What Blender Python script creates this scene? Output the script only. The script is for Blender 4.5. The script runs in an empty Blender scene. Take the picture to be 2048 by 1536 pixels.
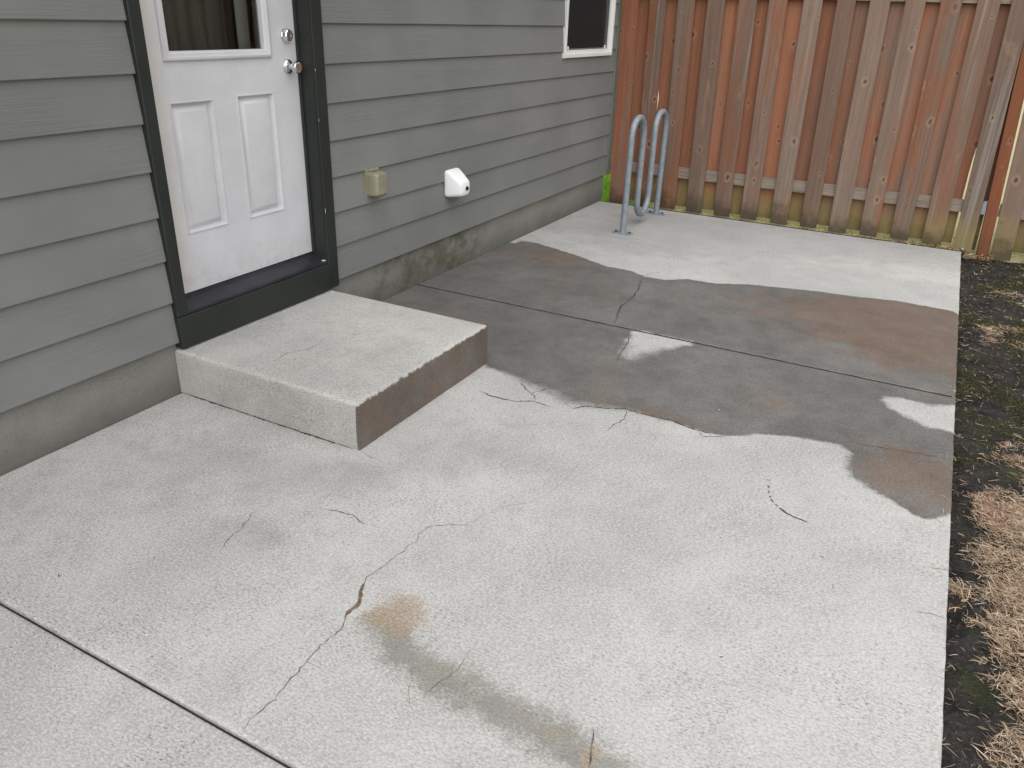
import bpy, bmesh, math, random
import numpy as np
from mathutils import Vector, noise as mnoise

random.seed(7)
rng = np.random.default_rng(11)
scene = bpy.context.scene
COL = scene.collection

# ------------------------------------------------------------------ camera
cam_data = bpy.data.cameras.new('camera')
cam_data.sensor_fit = 'HORIZONTAL'
cam_data.sensor_width = 36.0
cam_data.lens = 27.365
cam_data.clip_start = 0.05
cam_data.clip_end = 600
cam = bpy.data.objects.new('camera', cam_data)
cam.location = (2.7414, -2.0843, 1.5715)
cam.rotation_euler = (math.radians(64.621), math.radians(-1.8127), math.radians(28.1825))
COL.objects.link(cam)
scene.camera = cam

# ------------------------------------------------------------------ world, sun, exposure
SUN_EL = math.radians(58)
SUN_AZ = math.radians(158)          # clockwise from +Y; a bright overcast sky, no hard shadows
world = bpy.data.worlds.new('World')
scene.world = world
world.use_nodes = True
wn, wl = world.node_tree.nodes, world.node_tree.links
sky = wn.new('ShaderNodeTexSky')
sky.sky_type = 'NISHITA'
sky.sun_disc = False
sky.sun_elevation = SUN_EL
sky.sun_rotation = SUN_AZ
sky.air_density = 1.0
sky.dust_density = 3.0
sky.ozone_density = 0.6
hs = wn.new('ShaderNodeHueSaturation')
hs.inputs['Saturation'].default_value = 0.30
wl.new(sky.outputs[0], hs.inputs['Color'])
wl.new(hs.outputs[0], wn['Background'].inputs[0])
wn['Background'].inputs[1].default_value = 0.05

sun_data = bpy.data.lights.new('sun', 'SUN')
sun_data.energy = 1.5
sun_data.angle = math.radians(110)
sun_data.color = (1.0, 0.995, 0.985)
sun = bpy.data.objects.new('sun', sun_data)
sd = Vector((math.sin(SUN_AZ) * math.cos(SUN_EL), math.cos(SUN_AZ) * math.cos(SUN_EL), math.sin(SUN_EL)))
sun.rotation_euler = sd.to_track_quat('Z', 'Y').to_euler()
sun.location = sd * 30
COL.objects.link(sun)

vs = scene.view_settings
vs.view_transform = 'Standard'
vs.look = 'None'
vs.gamma = 1
vs.exposure = 1.38
vs.use_curve_mapping = False

# ------------------------------------------------------------------ helpers
def tag(o, label=None, cat=None, group=None, kind=None):
    if label: o['label'] = label
    if cat: o['category'] = cat
    if group: o['group'] = group
    if kind: o['kind'] = kind
    return o

def empty(name, loc=(0, 0, 0)):
    o = bpy.data.objects.new(name, None)
    o.location = loc
    o.empty_display_size = 0.1
    COL.objects.link(o)
    return o

def link(name, me, mat, parent=None):
    o = bpy.data.objects.new(name, me)
    COL.objects.link(o)
    if mat and not me.materials: me.materials.append(mat)
    if parent:
        o.parent = parent
        o.matrix_parent_inverse = Vector((0, 0, 0)) and o.matrix_parent_inverse
        # parents are all placed at the origin or carry only a translation
        p = parent; off = Vector((0, 0, 0))
        while p:
            off += p.location; p = p.parent
        o.location = -off
    return o

class MB:
    """collects faces; build() links them as one mesh object"""
    def __init__(s): s.v = []; s.f = []; s.sm = False
    def add(s, vs, fs):
        n = len(s.v); s.v += [tuple(p) for p in vs]; s.f += [tuple(i + n for i in f) for f in fs]; return s
    def box(s, x0, x1, y0, y1, z0, z1):
        return s.add([(x0,y0,z0),(x1,y0,z0),(x1,y1,z0),(x0,y1,z0),(x0,y0,z1),(x1,y0,z1),(x1,y1,z1),(x0,y1,z1)],
                     [(0,3,2,1),(4,5,6,7),(0,1,5,4),(1,2,6,5),(2,3,7,6),(3,0,4,7)])
    def rings(s, rs, closed=True, cap0=False, cap1=False):
        n = len(rs[0]); base = len(s.v)
        for r in rs: s.v += [tuple(p) for p in r]
        m = n if closed else n - 1
        for i in range(len(rs) - 1):
            for j in range(m):
                a = base + i*n + j; b = base + i*n + (j+1) % n
                s.f.append((a, b, b + n, a + n))
        if cap0: s.f.append(tuple(base + j for j in reversed(range(n))))
        if cap1: s.f.append(tuple(base + (len(rs)-1)*n + j for j in range(n)))
        return s
    def tube(s, pts, r, seg=16, caps=True):
        pts = [Vector(p) for p in pts]; rs = []; up = None
        for i, p in enumerate(pts):
            t = (pts[min(i+1, len(pts)-1)] - pts[max(i-1, 0)]).normalized()
            if up is None:
                up = t.orthogonal().normalized()
            up = (up - t * up.dot(t)).normalized()
            b = t.cross(up)
            rr = r[i] if isinstance(r, (list, tuple)) else r
            rs.append([p + up*math.cos(2*math.pi*k/seg)*rr + b*math.sin(2*math.pi*k/seg)*rr for k in range(seg)])
        return s.rings(rs, True, caps, caps)
    def lathe_x(s, cx, cy, cz, prof, seg=24, rot=0):
        """profile of (x, radius) turned round an axis along +X"""
        rs = [[(cx + x, cy + r*math.cos(2*math.pi*k/seg + rot), cz + r*math.sin(2*math.pi*k/seg + rot)) for k in range(seg)] for x, r in prof]
        return s.rings(rs, True, False, True)
    def lathe_z(s, cx, cy, cz, prof, seg=16):
        rs = [[(cx + r*math.cos(2*math.pi*k/seg), cy + r*math.sin(2*math.pi*k/seg), cz + z) for k in range(seg)] for z, r in prof]
        return s.rings(rs, True, False, True)
    def rect_rings(s, y0, y1, z0, z1, prof, cap=False):
        """rings of a rectangle in the YZ plane, profile of (inset, x)"""
        rs = [[(x, y0+i, z0+i), (x, y1-i, z0+i), (x, y1-i, z1-i), (x, y0+i, z1-i)] for i, x in prof]
        return s.rings(rs, True, False, cap)
    def build(s, name, mat, parent=None, smooth=False, bevel=0, seg=1):
        me = bpy.data.meshes.new(name)
        me.from_pydata(s.v, [], s.f)
        bm = bmesh.new(); bm.from_mesh(me)
        bmesh.ops.recalc_face_normals(bm, faces=bm.faces)
        if bevel:
            es = [e for e in bm.edges if len(e.link_faces) == 2 and e.calc_face_angle(0) > 0.6]
            bmesh.ops.bevel(bm, geom=es, offset=bevel, segments=seg, affect='EDGES', profile=0.6)
        bm.to_mesh(me); bm.free()
        if smooth:
            me.polygons.foreach_set('use_smooth', [True]*len(me.polygons))
            if smooth != 'all':
                me.set_sharp_from_angle(angle=math.radians(35))
        me.update()
        return link(name, me, mat, parent)

def fbm(x, y, z=0.0, octv=3):
    a, s, f = 0.0, 1.0, 1.0
    for _ in range(octv):
        a += s * mnoise.noise((x*f, y*f, z*f)); s *= 0.5; f *= 2.1
    return a

# ------------------------------------------------------------------ material kit
class NT:
    def __init__(s, name):
        s.m = bpy.data.materials.new(name); s.m.use_nodes = True
        s.n = s.m.node_tree.nodes; s.l = s.m.node_tree.links
        s.b = s.n['Principled BSDF']
        s.b.inputs['Specular IOR Level'].default_value = 0.35
    def node(s, t, **kw):
        o = s.n.new(t)
        for k, v in kw.items(): setattr(o, k, v)
        return o
    def put(s, v, sock):
        if v is None: return
        if hasattr(v, 'is_linked') or hasattr(v, 'links'): s.l.new(v, sock)
        else: sock.default_value = v
    def coord(s, kind='Object'):
        return s.node('ShaderNodeTexCoord').outputs[kind]
    def mapping(s, vec, scale=(1,1,1), loc=(0,0,0)):
        m = s.node('ShaderNodeMapping'); s.l.new(vec, m.inputs['Vector'])
        s.put(scale, m.inputs['Scale']); s.put(loc, m.inputs['Location']); return m.outputs[0]
    def noise(s, vec, scale, detail=3, rough=0.55, dist=0.0, dim='3D', w=None):
        t = s.node('ShaderNodeTexNoise', noise_dimensions=dim); s.l.new(vec, t.inputs['Vector'])
        t.inputs['Scale'].default_value = scale; t.inputs['Detail'].default_value = detail
        t.inputs['Roughness'].default_value = rough; t.inputs['Distortion'].default_value = dist
        if w is not None: s.put(w, t.inputs['W'])
        return t.outputs['Fac']
    def voro(s, vec, scale, feature='F1', out='Distance', rand=1.0):
        t = s.node('ShaderNodeTexVoronoi', feature=feature); s.l.new(vec, t.inputs['Vector'])
        t.inputs['Scale'].default_value = scale; t.inputs['Randomness'].default_value = rand
        return t.outputs[out]
    def math(s, op, a, b=None, c=None, clamp=False):
        m = s.node('ShaderNodeMath', operation=op, use_clamp=clamp)
        for i, v in enumerate((a, b, c)):
            if v is not None: s.put(v, m.inputs[i])
        return m.outputs[0]
    def step(s, v, a, b, o0=0.0, o1=1.0, smooth=True):
        m = s.node('ShaderNodeMapRange', interpolation_type='SMOOTHSTEP' if smooth else 'LINEAR'); s.l.new(v, m.inputs['Value'])
        for i, q in zip(('From Min','From Max','To Min','To Max'), (a, b, o0, o1)): s.put(q, m.inputs[i])
        return m.outputs['Result']
    def mix(s, f, a, b, mode='MIX'):
        m = s.node('ShaderNodeMix', data_type='RGBA', blend_type=mode)
        s.put(f, m.inputs[0]); s.put(a, m.inputs[6]); s.put(b, m.inputs[7]); return m.outputs[2]
    def fmix(s, f, a, b):
        m = s.node('ShaderNodeMix', data_type='FLOAT')
        s.put(f, m.inputs[0]); s.put(a, m.inputs[2]); s.put(b, m.inputs[3]); return m.outputs[0]
    def attr(s, name, out='Fac'):
        a = s.node('ShaderNodeAttribute'); a.attribute_name = name; return a.outputs[out]
    def bump(s, h, dist=0.002, strength=0.5, normal=None):
        b = s.node('ShaderNodeBump'); s.l.new(h, b.inputs['Height'])
        b.inputs['Distance'].default_value = dist; b.inputs['Strength'].default_value = strength
        if normal is not None: s.l.new(normal, b.inputs['Normal'])
        return b.outputs[0]
    def done(s, color=None, rough=None, normal=None, metal=None, spec=None):
        b = s.b.inputs
        s.put(color, b['Base Color']); s.put(rough, b['Roughness']); s.put(normal, b['Normal'])
        s.put(metal, b['Metallic']); s.put(spec, b['Specular IOR Level'])
        return s.m

def C4(r, g=None, b=None):
    if g is None: g = b = r
    return (r, g, b, 1)

def paint(name, col, rough=0.5, var=0.08, bump=0.15, scale=30, spec=0.35):
    t = NT(name); v = t.coord('Object')
    n = t.noise(v, 3.0, 4, 0.6); d = t.noise(v, scale*4, 3, 0.6)
    c = t.mix(t.step(n, 0.35, 0.65), C4(*[k*(1-var) for k in col]), C4(*[min(1, k*(1+var)) for k in col]))
    return t.done(c, t.step(d, 0.3, 0.7, rough*0.9, min(1, rough*1.1)), t.bump(d, 0.0006, bump), None, spec)

# ---- concrete: dry and wet areas, stains, painted shade and pits follow attributes stored on the mesh
def concrete(name, base, wet_attr=True, pit=1.0, always_wet=False, foundation=False):
    t = NT(name); v = t.coord('Object')
    big = t.noise(v, 1.1, 5, 0.62, 0.4); mid = t.noise(v, 6.0, 6, 0.7, 0.3); fine = t.noise(v, 36.0, 5, 0.75)
    grit = t.noise(t.mapping(v, (0.42, 1.0, 0.8)), 185.0, 3, 0.75)
    def tone(k): return C4(min(1, base[0]*k), min(1, base[1]*k*0.995), min(1, base[2]*k*0.985))
    col = t.mix(t.step(big, 0.32, 0.68), tone(0.80), tone(1.10))
    cloud = t.noise(v, 2.6, 6, 0.68, 0.6)
    col = t.mix(t.step(cloud, 0.46, 0.74, 0, 0.45), col, tone(0.64))
    col = t.mix(t.step(mid, 0.48, 0.76, 0, 0.55), col, tone(0.66))
    col = t.mix(t.step(mid, 0.22, 0.46, 0.40, 0), col, tone(1.22))
    col = t.mix(t.step(fine, 0.50, 0.70, 0, 0.55*pit), col, tone(0.58))
    speck = t.noise(t.mapping(v, (0.6, 1.0, 1.0)), 165.0, 4, 0.8)
    col = t.mix(t.step(speck, 0.36, 0.54, 0.62*pit, 0, False), col, tone(0.58))
    col = t.mix(t.step(speck, 0.48, 0.64, 0, 0.75*pit, False), col, tone(1.27))
    # dark open pits of the worn surface, denser in some areas
    dens = t.step(t.noise(v, 2.2, 3, 0.6), 0.38, 0.66)
    pits = t.step(grit, t.fmix(dens, 0.63, 0.555), t.fmix(dens, 0.69, 0.62))
    pits = t.math('MULTIPLY', pits, 0.70*pit)
    col = t.mix(pits, col, tone(0.26))
    vor = t.voro(v, 46.0); big_pit = t.step(vor, 0.06, 0.13, 1, 0)
    sel = t.step(t.voro(v, 46.0, out='Color'), 0.72, 0.80)
    bp = t.math('MULTIPLY', big_pit, t.math('MULTIPLY', sel, 0.7*pit))
    col = t.mix(bp, col, tone(0.24))
    rough = 0.9
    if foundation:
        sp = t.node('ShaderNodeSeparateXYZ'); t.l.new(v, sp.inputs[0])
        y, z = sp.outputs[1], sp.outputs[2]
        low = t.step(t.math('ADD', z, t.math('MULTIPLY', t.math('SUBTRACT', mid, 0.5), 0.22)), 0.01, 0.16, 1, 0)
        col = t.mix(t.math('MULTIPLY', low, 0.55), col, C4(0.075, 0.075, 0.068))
        band = t.math('MULTIPLY', t.step(y, 1.15, 1.6), t.step(y, 2.35, 2.75, 1, 0))
        m1 = t.math('MULTIPLY', band, t.step(t.noise(v, 5.5, 5, 0.7), 0.40, 0.66))
        col = t.mix(t.math('MULTIPLY', m1, 0.75), col, C4(0.075, 0.078, 0.038))
        b2 = t.math('MULTIPLY', t.step(y, 2.05, 2.35), t.step(y, 2.5, 2.75, 1, 0))
        m2 = t.math('MULTIPLY', b2, t.step(t.noise(v, 9.0, 4, 0.6), 0.45, 0.6))
        col = t.mix(t.math('MULTIPLY', m2, 0.5), col, C4(0.06, 0.055, 0.035))
        rust = t.math('MULTIPLY', t.step(z, 0.16, 0.24), t.step(t.noise(v, 3.0, 3, 0.6), 0.52, 0.7))
        col = t.mix(t.math('MULTIPLY', rust, 0.35), col, C4(0.16, 0.10, 0.055))
    if wet_attr:
        tan = t.attr('tan'); dark = t.attr('dark'); brown = t.attr('brown'); greying = t.attr('smudge_shade')
        n1 = t.noise(v, 14.0, 4, 0.7)
        wob = t.math('ADD', t.math('MULTIPLY', t.math('SUBTRACT', n1, 0.5), 1.5), t.math('MULTIPLY', t.math('SUBTRACT', speck, 0.5), -0.9))
        k = t.step(t.math('ADD', dark, t.math('MULTIPLY', wob, t.step(dark, 0.02, 0.3))), 0.22, 1.0)
        col = t.mix(t.math('MULTIPLY', k, 0.66), col, t.mix(t.step(mid, 0.4, 0.6), C4(0.125, 0.122, 0.108), C4(0.155, 0.145, 0.105)))
        k = t.step(t.math('ADD', tan, t.math('MULTIPLY', wob, t.step(tan, 0.02, 0.3))), 0.25, 0.85)
        col = t.mix(t.math('MULTIPLY', k, 0.66), col, t.mix(t.step(speck, 0.4, 0.6), C4(0.21, 0.15, 0.10), C4(0.37, 0.285, 0.205)))
        k = t.step(t.math('ADD', greying, t.math('MULTIPLY', t.math('SUBTRACT', mid, 0.5), 1.2)), 0.15, 1.0)
        col = t.mix(t.math('MULTIPLY', k, 0.34), col, t.mix(t.step(speck, 0.35, 0.65), C4(0.13, 0.13, 0.13), C4(0.23, 0.23, 0.228)))  # greys both real smudges and the shade painted near the fence
        # wet region: signed distance to its outline, edge roughened by noise
        sdf = t.attr('wet'); soft = t.attr('soft')
        e = t.math('MULTIPLY', t.math('SUBTRACT', t.noise(v, 26.0, 6, 0.72), 0.5), t.math('MULTIPLY_ADD', soft, 1.8, 0.04))
        d = t.math('ADD', sdf, e)
        w = t.step(d, t.math('MULTIPLY', soft, -1.0), soft, 1, 0)
        uneven = t.math('MULTIPLY', w, t.step(t.noise(v, 3.3, 6, 0.68), 0.28, 0.7, 0.88, 1.0))
        wetc = t.mix(t.step(t.noise(v, 5.0, 6, 0.72, 0.5), 0.36, 0.64), t.mix(1.0, col, C4(0.295, 0.286, 0.276), 'MULTIPLY'), t.mix(1.0, col, C4(0.36, 0.352, 0.35), 'MULTIPLY'))
        wetc = t.mix(t.step(speck, 0.34, 0.52, 0.55, 0, False), wetc, C4(0.055, 0.051, 0.046))
        wetc = t.mix(t.step(grit, 0.55, 0.66, 0, 0.45), wetc, C4(0.05, 0.046, 0.042))
        bmask = t.step(t.math('ADD', brown, t.math('MULTIPLY', t.math('SUBTRACT', t.noise(v, 5.0, 6, 0.72), 0.5), 1.9)), 0.30, 0.85)
        wetc = t.mix(t.math('MULTIPLY', bmask, 0.78), wetc, t.mix(t.step(speck, 0.35, 0.65), C4(0.085, 0.056, 0.038), C4(0.172, 0.118, 0.084)))
        rim = t.math('MULTIPLY', t.step(d, -0.035, -0.004), t.step(t.noise(v, 8.0, 4, 0.6), 0.42, 0.62, 0, 0.5))
        wetc = t.mix(rim, wetc, C4(0.075, 0.062, 0.048))
        col = t.mix(uneven, col, wetc)
        rough = t.fmix(w, 0.92, t.step(t.noise(v, 6.0, 4, 0.6), 0.35, 0.65, 0.42, 0.66))
    if always_wet:
        pass
    h = t.math('ADD', t.math('MULTIPLY', grit, 0.7), t.math('MULTIPLY', fine, 0.6))
    h = t.math('SUBTRACT', h, t.math('MULTIPLY', pits, 0.6))
    h = t.math('SUBTRACT', h, bp)
    return t.done(col, rough, t.bump(h, 0.0028, 0.5), None, 0.25)

M = {}
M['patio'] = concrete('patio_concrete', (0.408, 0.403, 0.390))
M['step'] = concrete('step_concrete', (0.42, 0.413, 0.394), pit=0.72)
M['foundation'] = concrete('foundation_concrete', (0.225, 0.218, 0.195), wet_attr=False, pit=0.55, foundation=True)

def siding_mat():
    t = NT('grey_fibre_cement'); v = t.coord('Object')
    oi = t.node('ShaderNodeObjectInfo')
    off = t.node('ShaderNodeCombineXYZ'); t.put(t.math('MULTIPLY', oi.outputs['Random'], 40.0), off.inputs[1])
    a = t.node('ShaderNodeVectorMath', operation='ADD'); t.l.new(v, a.inputs[0]); t.l.new(off.outputs[0], a.inputs[1]); v2 = a.outputs[0]
    g = t.noise(t.mapping(v2, (1, 1.1, 62)), 2.6, 5, 0.62, 0.7)
    g2 = t.noise(t.mapping(v2, (1, 2.5, 210)), 2.0, 3, 0.6, 0.3)
    area = t.step(t.noise(t.mapping(v2, (1, 0.8, 2.5)), 2.0, 2, 0.5), 0.42, 0.62, 0.15, 1.0)
    big = t.noise(v, 1.1, 4, 0.6)
    col = t.mix(t.step(big, 0.3, 0.7), C4(0.165, 0.167, 0.161), C4(0.200, 0.202, 0.195))
    col = t.mix(t.step(oi.outputs['Random'], 0, 1, 0.0, 0.16), col, C4(0.152, 0.156, 0.149))
    dust = t.step(t.noise(v, 9.0, 5, 0.7), 0.5, 0.8, 0, 0.16)
    col = t.mix(dust, col, C4(0.225, 0.22, 0.20))
    grain = t.math('MULTIPLY', t.step(g, 0.40, 0.60), area)
    col = t.mix(t.math('MULTIPLY', grain, 0.10), col, C4(0.10, 0.104, 0.10))
    h = t.math('ADD', t.math('MULTIPLY', grain, 1.0), t.math('MULTIPLY', t.math('MULTIPLY', g2, area), 0.6))
    return t.done(col, 0.62, t.bump(h, 0.0020, 0.42), None, 0.3)
M['siding'] = siding_mat()
M['trim'] = paint('charcoal_green_paint', (0.019, 0.0225, 0.0205), 0.45, 0.12)
M['corner'] = paint('corner_trim_paint', (0.17, 0.18, 0.172), 0.6)

def door_mat():
    t = NT('white_door_paint'); v = t.coord('Object')
    sp = t.node('ShaderNodeSeparateXYZ'); t.l.new(v, sp.inputs[0])
    n = t.noise(v, 5.0, 5, 0.7)
    col = t.mix(t.step(n, 0.3, 0.75), C4(0.52, 0.52, 0.545), C4(0.585, 0.585, 0.61))
    edge = t.math('MULTIPLY', t.step(sp.outputs[1], 0.10, 0.24, 1, 0), t.step(n, 0.25, 0.6, 0.5, 1.0))
    col = t.mix(t.math('MULTIPLY', edge, 0.55), col, C4(0.60, 0.54, 0.42))
    grime = t.math('MULTIPLY', t.step(sp.outputs[2], 0.42, 0.62, 1, 0), t.step(t.noise(v, 18, 4, 0.7), 0.45, 0.75))
    col = t.mix(t.math('MULTIPLY', grime, 0.38), col, C4(0.40, 0.33, 0.25))
    sc = t.step(t.noise(t.mapping(v, (1, 9, 3)), 6.0, 4, 0.7), 0.70, 0.76)
    col = t.mix(t.math('MULTIPLY', sc, 0.25), col, C4(0.38, 0.37, 0.36))
    return t.done(col, 0.42, t.bump(t.noise(v, 90, 3, 0.6), 0.0005, 0.25), None, 0.4)
M['door'] = door_mat()
M['vinyl'] = paint('white_vinyl', (0.68, 0.68, 0.66), 0.4, 0.05)
M['sill'] = paint('dark_threshold', (0.018, 0.018, 0.024), 0.38, 0.3, 0.4, 40, 0.5)
M['rubber'] = paint('black_rubber', (0.008, 0.008, 0.009), 0.7)
M['foam'] = paint('white_foam', (0.80, 0.82, 0.81), 0.75, 0.03, 0.3, 60)
M['interior'] = paint('interior_wall', (0.34, 0.29, 0.23), 0.8)
M['curtain'] = paint('brown_curtain', (0.20, 0.185, 0.16), 0.9)
M['roof'] = paint('roof_shingle', (0.06, 0.06, 0.065), 0.9)
M['soffit'] = paint('soffit_paint', (0.45, 0.46, 0.45), 0.7)

t = NT('chrome'); M['chrome'] = t.done(C4(0.72, 0.73, 0.75), t.step(t.noise(t.coord(), 60, 3), 0.3, 0.7, 0.10, 0.22), None, 1.0)

def galv():
    t = NT('galvanised_steel'); v = t.coord()
    n = t.noise(v, 26, 4, 0.7); f = t.noise(v, 150, 3, 0.6)
    col = t.mix(t.step(n, 0.3, 0.7), C4(0.185, 0.215, 0.245), C4(0.26, 0.29, 0.32))
    spots = t.step(f, 0.66, 0.72)
    col = t.mix(t.math('MULTIPLY', spots, 0.6), col, C4(0.45, 0.47, 0.49))
    rust = t.step(t.noise(v, 12, 4, 0.7), 0.66, 0.78)
    col = t.mix(t.math('MULTIPLY', rust, 0.35), col, C4(0.17, 0.15, 0.13))
    return t.done(col, 0.55, t.bump(f, 0.0006, 0.25), 0.25, 0.4)
M['galv'] = galv()
M['bolt'] = paint('dark_bolt', (0.06, 0.06, 0.065), 0.5)

def outlet_mat():
    t = NT('aged_plastic'); v = t.coord()
    n = t.noise(v, 12, 3, 0.6)
    col = t.mix(t.step(n, 0.3, 0.7), C4(0.27, 0.26, 0.185), C4(0.20, 0.188, 0.118))
    t.b.inputs['Subsurface Weight'].default_value = 0.0
    return t.done(col, 0.35, None, None, 0.5)
M['plastic'] = outlet_mat()
M['grey_plastic'] = paint('grey_plastic', (0.16, 0.17, 0.165), 0.5)

def glass_mat():
    t = NT('window_glass')
    out = t.n['Material Output']; t.n.remove(t.b)
    tr = t.node('ShaderNodeBsdfTransparent'); tr.inputs[0].default_value = C4(0.78, 0.80, 0.79)
    gl = t.node('ShaderNodeBsdfGlossy'); gl.inputs['Roughness'].default_value = 0.02
    fr = t.node('ShaderNodeFresnel'); fr.inputs[0].default_value = 1.32
    mx = t.node('ShaderNodeMixShader'); t.l.new(fr.outputs[0], mx.inputs[0]); t.l.new(tr.outputs[0], mx.inputs[1]); t.l.new(gl.outputs[0], mx.inputs[2])
    t.l.new(mx.outputs[0], out.inputs[0]); return t.m
M['glass'] = glass_mat()
M['screen'] = paint('insect_screen', (0.025, 0.025, 0.026), 0.8)

def wood(name, red, grey, moss=0.0):
    """weathered cedar; red heartwood and silvered grey run along the grain"""
    t = NT(name); v = t.coord('Object')
    oi = t.node('ShaderNodeObjectInfo')
    r = oi.outputs['Random']
    off = t.node('ShaderNodeCombineXYZ')
    t.put(t.math('MULTIPLY', r, 31.0), off.inputs[0]); t.put(t.math('MULTIPLY', r, 57.0), off.inputs[2])
    a = t.node('ShaderNodeVectorMath', operation='ADD'); t.l.new(v, a.inputs[0]); t.l.new(off.outputs[0], a.inputs[1]); q = a.outputs[0]
    # knots bend the grain
    sq = t.node('ShaderNodeSeparateXYZ'); t.l.new(q, sq.inputs[0]); kc2 = t.node('ShaderNodeCombineXYZ')
    wbl = t.math('MULTIPLY', t.math('SUBTRACT', t.noise(q, 30, 2, 0.5), 0.5), 0.03)
    t.put(t.math('MULTIPLY', t.math('ADD', sq.outputs[0], wbl), 8.0), kc2.inputs[0]); t.put(t.math('MULTIPLY', t.math('ADD', sq.outputs[2], wbl), 5.2), kc2.inputs[1])
    vk = t.node('ShaderNodeTexVoronoi', voronoi_dimensions='2D'); t.l.new(kc2.outputs[0], vk.inputs['Vector']); vk.inputs['Scale'].default_value = 1.0
    kd, kc = vk.outputs['Distance'], vk.outputs['Color']
    ksp = t.node('ShaderNodeSeparateColor'); t.l.new(kc, ksp.inputs[0])
    ksel = t.math('MULTIPLY', t.step(ksp.outputs[0], 0.62, 0.66), t.step(ksp.outputs[1], 0, 1, 0.35, 1.0))
    kd = t.math('DIVIDE', kd, t.step(ksp.outputs[2], 0, 1, 0.45, 1.7, False))
    kcore = t.math('MULTIPLY', t.step(kd, 0.04, 0.085, 1, 0), ksel)
    kring = t.math('MULTIPLY', t.math('MULTIPLY', t.step(kd, 0.05, 0.09), t.step(kd, 0.11, 0.19, 1, 0)), ksel)
    bend = t.math('MULTIPLY', t.math('MULTIPLY', t.step(kd, 0.05, 0.5, 1, 0), ksel), 0.9)
    sep = t.node('ShaderNodeSeparateXYZ'); t.l.new(q, sep.inputs[0])
    cmb = t.node('ShaderNodeCombineXYZ')
    t.put(t.math('MULTIPLY', sep.outputs[0], 1.0), cmb.inputs[0]); t.put(sep.outputs[1], cmb.inputs[1]); t.put(sep.outputs[2], cmb.inputs[2])
    gv = t.mapping(cmb.outputs[0], (70, 20, 1.3))
    g = t.noise(gv, 1.0, 5, 0.62, t_bend(t, bend)) if False else t.noise(gv, 1.0, 5, 0.62, 0.6)
    g2 = t.noise(t.mapping(q, (230, 60, 3.5)), 1.0, 3, 0.6, 0.3)
    zone = t.noise(t.mapping(q, (7.0, 2, 0.75)), 1.0, 3, 0.55, 0.5)
    # object colour red channel: how grey this piece has gone
    sc = t.node('ShaderNodeSeparateColor'); t.l.new(oi.outputs['Color'], sc.inputs[0])
    greyness = t.math('ADD', zone, t.math('SUBTRACT', sc.outputs[0], 0.5))
    k = t.step(greyness, 0.36, 0.62)
    redv = t.mix(t.step(g, 0.3, 0.7), C4(*[c*0.86 for c in red]), C4(*[min(1, c*1.12) for c in red]))
    grv = t.mix(t.step(g, 0.3, 0.7), C4(*[c*0.84 for c in grey]), C4(*[min(1, c*1.15) for c in grey]))
    col = t.mix(k, redv, grv)
    tint = t.math('FRACT', t.math('MULTIPLY', r, 17.3))
    vmul = t.step(t.math('FRACT', t.math('MULTIPLY', r, 41.7)), 0, 1, 0.74, 1.08, False)
    vc = t.node('ShaderNodeCombineColor'); [t.l.new(vmul, vc.inputs[i_]) for i_ in range(3)]
    col = t.mix(1.0, col, vc.outputs[0], 'MULTIPLY')
    col = t.mix(t.step(tint, 0, 1, 0, 0.38), col, C4(0.150, 0.072, 0.044))
    blot = t.noise(t.mapping(q, (9, 3, 2.2)), 1.0, 5, 0.65, 0.8)
    col = t.mix(t.step(blot, 0.55, 0.72, 0, 0.40), col, C4(0.125, 0.085, 0.065))
    col = t.mix(t.step(blot, 0.28, 0.42, 0.30, 0), col, C4(0.33, 0.20, 0.135))
    # pinkish streaks, pale silver streaks
    st = t.step(t.noise(t.mapping(q, (22, 6, 0.5)), 1.0, 3, 0.6), 0.58, 0.74, 0, 0.40)
    col = t.mix(t.math('MULTIPLY', st, k), col, C4(0.31, 0.305, 0.295))
    col = t.mix(t.step(g2, 0.55, 0.75, 0, 0.22), col, C4(0.09, 0.06, 0.045))
    col = t.mix(t.math('MULTIPLY', kring, 0.38), col, C4(0.34, 0.235, 0.16))
    col = t.mix(t.math('MULTIPLY', kcore, 0.85), col, C4(0.075, 0.035, 0.02))
    # algae and splashed soil on the foot of the boards: patches, object blue channel sets how much
    ow = t.node('ShaderNodeNewGeometry'); sw = t.node('ShaderNodeSeparateXYZ'); t.l.new(ow.outputs['Position'], sw.inputs[0])
    pz = t.math('ADD', sw.outputs[2], t.math('MULTIPLY', t.math('SUBTRACT', t.noise(ow.outputs['Position'], 7.0, 4, 0.65), 0.5), 0.45))
    foot = t.math('MULTIPLY', t.step(pz, 0.10, 0.36, 1, 0), sc.outputs[2])
    col = t.mix(t.math('MULTIPLY', foot, 0.85), col, C4(0.225, 0.185, 0.07))
    mud = t.math('MULTIPLY', t.step(pz, 0.02, 0.20, 1, 0), sc.outputs[1])
    col = t.mix(t.math('MULTIPLY', mud, 0.9), col, C4(0.040, 0.033, 0.022))
    h = t.math('ADD', g, t.math('MULTIPLY', g2, 0.6)); h = t.math('SUBTRACT', h, t.math('MULTIPLY', kcore, 0.8))
    return t.done(col, 0.85, t.bump(h, 0.0028, 0.6), None, 0.2)
def t_bend(t, b): return 0.6
M['board'] = wood('weathered_cedar', (0.245, 0.100, 0.056), (0.180, 0.134, 0.105))
M['backboard'] = wood('sheltered_cedar', (0.325, 0.138, 0.078), (0.25, 0.160, 0.118))
M['post'] = wood('stained_post', (0.175, 0.060, 0.028), (0.18, 0.085, 0.05))
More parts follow.
